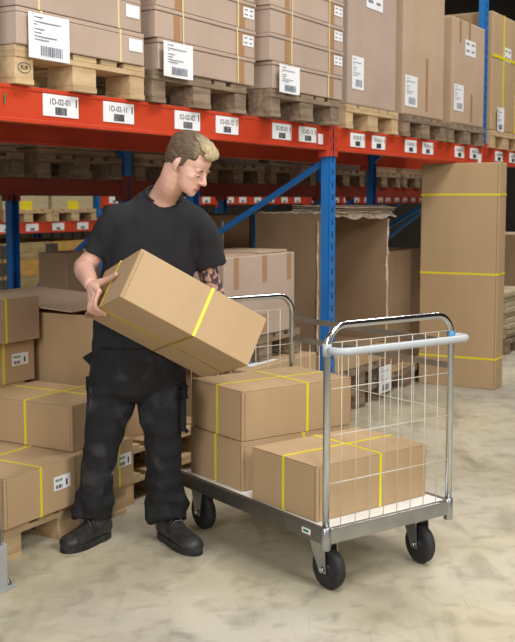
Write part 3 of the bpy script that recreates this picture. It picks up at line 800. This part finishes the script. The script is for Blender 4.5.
# ---- neck, trunk
limb(body, *bez([hp(-.032, 0, .075), hp(-.028, 0, .01), at(166, 193, 4.34), at(160, 208, 4.38)], [.058, .055, .058, .068], 4))
body.rings([ring(at(px, py, Y), a, b_, t) for (px, py, Y, a, b_, t) in ((162, 203, 4.40, .075, .05, .0), (158, 216, 4.42, .14, .07, 0), (153, 245, 4.45, .15, .08, 0), (146, 285, 4.45, .145, .075, 0), (140, 330, 4.42, .15, .08, 0), (138, 370, 4.36, .175, .11, 0), (138, 388, 4.36, .15, .1, 0))])
# ---- right arm (left in the picture)
def hand(i, j, k): return HB_O + E1 * i + E3 * j + E2 * k
WR = hand(-.052, .325, .095)
EL = at(83.5, 267, 4.36); SH = at(124, 226, 4.37)
limb(body, *bez([SH, at(103, 241, 4.36), at(93.5, 256, 4.36), EL], [.05, .043, .041, .042], 5))
limb(body, *bez([EL, EL.lerp(WR, .3) + Vector((-.004, 0, .003)), EL.lerp(WR, .7), WR], [.042, .043, .035, .029], 5))
# palm
pl = [(-.050, .318, .09), (-.043, .285, .072), (-.036, .262, .05)]
KN = [(-.030, .222, .050), (-.034, .246, .035), (-.034, .270, .024), (-.030, .293, .021)]
for kn in KN:
    limb(body, [hand(*pl[0]) , hand(*[(a + b_) / 2 for a, b_ in zip(pl[0], kn)]), hand(*kn)], [.020, .017, .0125], 10)
FG = [[KN[0], (-.026, .228, .012), (-.011, .236, -.010), (.018, .243, -.0095), (.036, .247, -.0085)],
      [KN[1], (-.028, .250, -.002), (-.012, .256, -.0115), (.022, .262, -.0095), (.040, .265, -.0085)],
      [KN[2], (-.026, .277, -.008), (-.008, .284, -.0120), (.016, .289, -.0095), (.030, .292, -.0085)],
      [KN[3], (-.022, .304, -.006), (-.007, .311, -.0105), (.010, .316, -.0090), (.022, .319, -.008)]]
for k, f in enumerate(FG):
    r0 = (.0092, .0092, .0089, .008)[k]
    limb(body, *bez([hand(*p) for p in f], [r0 * 1.12, r0, r0 * .97, r0 * .9, r0 * .78], 4), 10)
limb(body, *bez([hand(-.048, .31, .088), hand(-.036, .272, .095), hand(-.024, .232, .106), hand(-.015, .192, .117), hand(-.012, .160, .124)], [.021, .0185, .0135, .0118, .0098], 4), 10)
# ---- left arm behind the carton
SH2 = at(194, 228, 4.42); EL2 = at(214, 291, 4.50); WR2 = hand(HL + .05, .40, .10)
limb(body, *bez([SH2, SH2.lerp(EL2, .5), EL2], [.044, .045, .044], 5))
limb(body, *bez([EL2, EL2.lerp(WR2, .3), EL2.lerp(WR2, .7), WR2], [.046, .046, .036, .029], 5))
pz = (HL + .042, .37, .085)
KN2 = [(HL + .024, .300, .110), (HL + .026, .302, .086), (HL + .026, .306, .062), (HL + .024, .312, .040)]
for k, kn in enumerate(KN2):
    limb(body, [hand(*pz), hand(*kn)], [.019, .0125], 10)
    limb(body, *bez([hand(*kn), hand(HL + .014, kn[1] - .04, kn[2] - .004), hand(HL + .0115, kn[1] - .07, kn[2] - .008), hand(HL + .010, kn[1] - .09, kn[2] - .010)], [.011, .0105, .0098, .008], 4), 10)
limb(body, *bez([hand(*pz), hand(HL + .03, .345, .13), hand(HL + .016, .315, .152), hand(HL + .0115, .29, .164)], [.02, .017, .0125, .0095], 4), 10)
# ---- legs
LEGS = {}
for nm, P in (('r', [(113, 384, 4.35), (104.5, 440, 4.33), (98, 492, 4.36), (96.5, 506, 4.365)]), ('l', [(163, 384, 4.38), (163, 440, 4.34), (164, 490, 4.37), (165, 508, 4.375)])):
    LEGS[nm] = [at(*p) for p in P]
    limb(body, *bez(LEGS[nm], [.085, .058, .05, .042], 5))
bo = remesh(body, .0037, 1, None, .012)
# regions of the skin that have their own colour: tattoo on the left arm, lips
lipc = hp(.098, 0, .0385) - BASE
for f in bo.bm.faces:
    c = f.calc_center_median() + BASE
    f.material_index = 0
    if c.x > -.29 and c.z < 1.22 and c.z > .8 and c.y > 4.25: f.material_index = 1
    d = (c - hp(.097, 0, .038)) / K
    if abs(d.dot(HS)) < .022 and abs(d.dot(HU)) < .0105 * (1 - (d.dot(HS) / .026) ** 2) and abs(d.dot(HF)) < .03: f.material_index = 2
bo.build('body', ['skin', 'tattoo', 'lip'], pr_)
# ---- eyes, brows, hair
for s_ in (-1, 1):
    m = MB(); m.ball(hp(.0845, s_ * .031, .0975) - BASE, .0092 * K, None, 14, 10); e = m.build('eye', 'eyewhite', pr_)
    m = MB(); m.ball(hp(.0905, s_ * .031, .0955) - BASE, .0046 * K, None, 10, 8); m.build('iris', 'iris', e)
    m = MB(); pts = [hp(.0945 - .0011 * k * k - (.002 if k * s_ > 1 else 0), s_ * .031 + k * .0055, .0985 - .0006 * abs(k)) - BASE for k in (-2, -1, 0, 1, 2)]
    m.tube(pts, [.001, .002, .0022, .002, .0012], 6); m.build('eyelash', 'iris', e)
    m = MB(); pts = [hp(.0975 - .0012 * abs(k - (-.5) * s_) ** 2, s_ * .031 + k * .0075, .1245 - .0006 * k * k) - BASE for k in (-2, -1, 0, 1, 2)]
    m.tube(pts, [.0018, .0034, .0038, .0034, .0018], 6); m.build('eyebrow', 'brow', pr_)
hair = MB()
def hh(mb, f, s_, u, r, R=None): mb.ball(hp(f, s_, u), tuple(x * K for x in r), HR if R is None else HR @ R, 20, 16)
hh(hair, -.014, 0, .164, (.098, .0805, .083)); hh(hair, -.030, 0, .132, (.076, .0795, .062)); hh(hair, -.062, 0, .105, (.038, .058, .050))
hh(hair, .022, 0, .188, (.062, .068, .052))
for s_ in (-1, 1): hh(hair, .030, s_ * .054, .165, (.034, .018, .026))
for s_ in (-1, 1): hh(hair, .014, s_ * .0645, .134, (.017, .012, .034), Matrix.Rotation(.2, 3, 'Y'))
def strands(c):
    v = c - HO; q = Vector((v.dot(HF) * 35, v.dot(HS) * 170, v.dot(HU) * 60))
    return .003 * noise.noise(q) + .002 * noise.noise(q * 2.1)
remesh(hair, .004, 1, strands).build('hair', 'hair', pr_)
hm = M['hair']; hn = hm.node_tree.nodes; hl = hm.node_tree.links
_tc = hn.new('ShaderNodeTexCoord'); _sb = hn.new('ShaderNodeVectorMath'); _sb.operation = 'SUBTRACT'; _sb.inputs[1].default_value = HO - BASE
_dt = hn.new('ShaderNodeVectorMath'); _dt.operation = 'DOT_PRODUCT'; _dt.inputs[1].default_value = HF * .8 + HU * .6
_ns = hn.new('ShaderNodeTexNoise'); _ns.inputs['Scale'].default_value = 110; _ma = hn.new('ShaderNodeMath'); _ma.operation = 'MULTIPLY_ADD'; _ma.inputs[1].default_value = .055
_rp = hn.new('ShaderNodeValToRGB'); _rp.color_ramp.elements[0].position = .165; _rp.color_ramp.elements[1].position = .238
_rp.color_ramp.elements[0].color = lin(96, 78, 58); _rp.color_ramp.elements[1].color = lin(206, 186, 142)
hl.new(_tc.outputs['Object'], _sb.inputs[0]); hl.new(_sb.outputs[0], _dt.inputs[0]); hl.new(_tc.outputs['Object'], _ns.inputs['Vector'])
hl.new(_ns.outputs['Fac'], _ma.inputs[0]); hl.new(_dt.outputs['Value'], _ma.inputs[2]); hl.new(_ma.outputs[0], _rp.inputs[0]); hl.new(_rp.outputs[0], hn['Principled BSDF'].inputs['Base Color'])
fr_ = MB()
hh(fr_, .056, 0, .213, (.042, .056, .020), Matrix.Rotation(.55, 3, 'Y')); hh(fr_, .088, -.006, .190, (.020, .046, .013), Matrix.Rotation(.75, 3, 'Y')); hh(fr_, .026, 0, .230, (.05, .05, .013), Matrix.Rotation(.22, 3, 'Y'))
for k in range(9):
    a = -.04 + .01 * k; pts, rad = bez([hp(.04, a * .9, .232), hp(.078, a, .214), hp(.1 + random.uniform(-.004, .008), a * 1.02, .188 + random.uniform(-.006, .006))], [.006, .008, .003], 4); limb(fr_, pts, rad, 8)
remesh(fr_, .0035, 1, lambda c: 1.7 * strands(c)).build('hair_fringe', 'hair', pr_)
# ---- T-shirt
def folds(c, amp=.006):
    a = noise.noise(Vector((c.x * 9, c.y * 9, c.z * 5 + c.x * 6))); b_ = noise.noise(Vector((c.x * 20, c.y * 16, c.z * 11)))
    f_ = math.sin((c.x + .5) * 40 + c.z * 34 + 6 * noise.noise(c * 4))
    return amp * a + amp * .55 * b_ + .0022 * f_ * max(0, noise.noise(c * 5 + Vector((3, 1, 7))))
sh = MB()
sh.rings([ring(at(px, py, Y), a, b_, t) for (px, py, Y, a, b_, t) in ((139, 351.5, 4.385, .203, .13, 0), (139.5, 340, 4.385, .203, .13, 0), (141, 318, 4.40, .198, .13, 0), (146, 285, 4.41, .196, .13, 0), (151.5, 250, 4.41, .192, .132, 0), (156, 226, 4.40, .190, .12, 0), (158, 213, 4.385, .178, .098, .02), (159.5, 205, 4.385, .145, .088, .03), (161.5, 198, 4.385, .10, .076, .034), (164, 193.5, 4.38, .074, .066, .036))])
for pts_, rr_ in (([at(130, 220, 4.37), at(116, 222, 4.36), at(104, 239, 4.36), at(95.5, 255, 4.362)], [.074, .070, .064, .058]), ([at(186, 222, 4.41), at(197.5, 226, 4.43), at(204, 244, 4.45), at(209.5, 266, 4.47)], [.074, .070, .069, .072])):
    P_, R_ = bez(pts_, rr_, 4); sh.tube(P_, R_, 18); sh.ball(P_[0], R_[0])
sho = remesh(sh, .007, 3, lambda c: folds(c, .011))
sho.build('tshirt', 'shirt', pr_)
# neckband
nb_ = ring(at(163.8, 194, 4.378), .0745, .067, .036, 32)
m = MB(); m.tube([p - BASE for p in nb_], .0055, 8, closed=True); m.build('neckband', 'shirt', pr_)
# ---- trousers
tr_ = MB()
tr_.rings([ring(at(px, py, Y), a, b_, t) for (px, py, Y, a, b_, t) in ((138.5, 344, 4.36, .185, .122, 0), (138.5, 358, 4.36, .199, .125, 0), (138, 374, 4.36, .207, .128, 0), (138, 390, 4.36, .198, .118, 0), (138, 398, 4.36, .15, .08, 0))])
P_, R_ = bez([at(114, 386, 4.355), at(108.5, 412, 4.345), at(103, 440, 4.335), at(99, 468, 4.345), at(97.5, 490, 4.355), at(93.5, 505, 4.36), at(92, 518, 4.35)], [.106, .100, .083, .077, .077, .088, .086], 4); tr_.tube(P_, R_, 20); tr_.ball(P_[0], R_[0])
P_, R_ = bez([at(162, 386, 4.375), at(161.5, 412, 4.36), at(163, 440, 4.345), at(164, 468, 4.355), at(164.5, 490, 4.365), at(167.5, 506, 4.375), at(168, 520, 4.36)], [.106, .100, .081, .078, .082, .092, .088], 4); tr_.tube(P_, R_, 20); tr_.ball(P_[0], R_[0])
def tf(c):
    lo_ = max(0, min(1, (.45 - c.z) / .35))
    a = noise.noise(Vector((c.x * 10, c.y * 10, c.z * (7 + 10 * lo_) + c.x * 8)))
    b_ = noise.noise(Vector((c.x * 24, c.y * 20, c.z * 20)))
    kn_ = math.exp(-((c.z - .5) / .12) ** 2)
    fold = math.sin(c.z * 75 + 5 * noise.noise(Vector((c.x * 7, c.y * 7, c.z * 4))) + c.x * 14)
    return (.010 + .016 * lo_) * a + (.006 + .010 * lo_) * b_ + (.002 * kn_ + .003 * lo_) * fold * (1 + 2 * noise.noise(c * 6))
remesh(tr_, .007, 3, tf).build('trousers', 'trouser', pr_)
# pockets
for (px, py, Y, sgn) in ((93, 404, 4.34, -1), (181, 407, 4.36, 1)):
    c = at(px, py, Y) - BASE; m = MB()
    d = SD * sgn; a = d.cross(UP)
    mt_ = Matrix((d, a, UP)).transposed().to_4x4(); mt_.translation = c
    m.box(-.02, .008, -.065, .065, -.09, .09, .012, mt_); m.box(-.012, .014, -.07, .07, .055, .1, .008, mt_); m.build('cargo_pocket', 'trouser', pr_)
c = at(90, 357, 4.36) - BASE; m = MB(); m.prism([(-.03, 0), (.02, .03), (.03, -.06)], -.02, .02, Matrix.Translation(c) @ Matrix.Rotation(math.pi / 2, 4, 'X')); m.build('pocket_flap', 'trouser', pr_)
# ---- boots
def boot(heel, toe, ankle):
    heel = Vector(heel); toe = Vector(toe); ax = (toe - heel).normalized(); L = (toe - heel).length; sd = UP.cross(ax)
    m = MB()
    R = []
    for (t, w_, h_, z0) in ((0, .026, .10, .02), (.05, .036, .125, .014), (.16, .042, .135, .012), (.3, .043, .125, .012), (.45, .044, .105, .012), (.6, .047, .088, .012), (.75, .050, .074, .012), (.88, .050, .070, .012), (.96, .040, .060, .014), (1.0, .022, .046, .018)):
        c = heel + ax * (L * t); n = 20; r = []
        for k in range(n):
            th = 2 * math.pi * k / n; x = math.cos(th); y = math.sin(th)
            x = math.copysign(abs(x) ** .75, x) * w_ ; zz = z0 + (h_ - z0) * (.5 + .5 * math.copysign(abs(y) ** .8, y))
            if y > 0: x *= 1 - .35 * y * (1 if t < .7 else .6)
            r.append(c + sd * x + UP * zz)
        R.append(r)
    m.rings(R)
    sc_ = heel + ax * (L * .2)
    ank = Vector((ankle.x, ankle.y, 0)); m.tube([sc_ + UP * .07, sc_.lerp(ank, .6) + UP * .13, ank + UP * .20, ank + UP * .225], [.05, .056, .060, .060], 18)
    bb = remesh(m, .005, 2, lambda c: .0022 * noise.noise(c * 30))
    bt = bb.build('boot', 'boot', pr_)
    # sole
    m = MB(); out = []
    for k in range(36):
        th = 2 * math.pi * k / 36; t = .5 - .5 * math.cos(th); s_ = math.sin(th)
        w_ = .043 if t < .35 else .043 + .012 * min(1, (t - .35) / .35)
        if t < .3: w_ = .046
        e = (1 - abs(2 * t - 1) ** 3.2) ** .5 if 0 < t < 1 else 0
        out.append(heel + ax * (L * (-.02 + 1.045 * t)) + sd * (math.copysign(1, s_) * w_ * e) - BASE)
    m.rings([[p + UP * .001 for p in out], [p + UP * .012 + (p - (heel + ax * L * .5 - BASE)) * .01 for p in out], [p + UP * .024 for p in out], [p + UP * .028 - (p - (heel + ax * L * .5 - BASE)) * .03 for p in out]], smooth=False)
    m.build('sole', 'sole', bt)
    for i in range(5):
        t = .32 + .055 * i; c = heel + ax * (L * t) - BASE; z = .132 - .009 * i - .012 * max(0, i - 3)
        mm = MB(); mm.tube([c - sd * .03 + UP * (z - .018) - ax * .008, c - sd * .012 + UP * (z + .002), c + sd * .012 + UP * (z + .002) + ax * .004, c + sd * .03 + UP * (z - .018) + ax * .008], .0032, 6); mm.build('lace', 'lace', bt)
boot((-.655, 4.425, 0), (-.808, 4.195, 0), LEGS['r'][-1]); boot((-.425, 4.43, 0), (-.248, 4.165, 0), LEGS['l'][-1])

# ------------------------------------------------------------ light
wd = bpy.data.worlds.new('world'); SC.world = wd; wd.use_nodes = True
wd.node_tree.nodes['Background'].inputs[0].default_value = (1, .97, .93, 1); wd.node_tree.nodes['Background'].inputs[1].default_value = .25
def area(name, loc, to, size, power, col=(1, 1, 1), sy=None):
    l = bpy.data.lights.new(name, 'AREA'); l.energy = power; l.size = size; l.color = col
    if sy: l.shape = 'RECTANGLE'; l.size_y = sy
    o = bpy.data.objects.new(name, l); C.objects.link(o); o.location = loc
    o.rotation_euler = (Vector(to) - Vector(loc)).to_track_quat('-Z', 'Y').to_euler(); return o
area('key_lamp', (3.2, .4, 3.6), (-.1, 4.6, .9), 1.6, 150, (1, .99, .97))
area('fill_lamp', (-2.2, -.5, 3.0), (0, 5.5, 1.2), 2.2, 120, (1, .99, .98))
for x, y in ((2.2, 3.5), (3.4, 7.5), (5.0, 11.5), (.9, .5)):
    area('aisle_lamp', (x, y, 6.4), (x, y, 0), .6, 150, (1, .98, .94), 3.0)
pb = rk(3, 4.2, 6.2); area('aisle_lamp', pb, pb - Vector((0, 0, 5)), .6, 150, (1, .93, .8), 6)
pb = rk(10, 4.2, 6.2); area('aisle_lamp', pb, pb - Vector((0, 0, 5)), .6, 150, (1, .93, .8), 6)
SC.view_settings.view_transform = 'Standard'; SC.view_settings.look = 'None'; SC.view_settings.exposure = .12; SC.view_settings.gamma = 1; SC.view_settings.use_curve_mapping = False
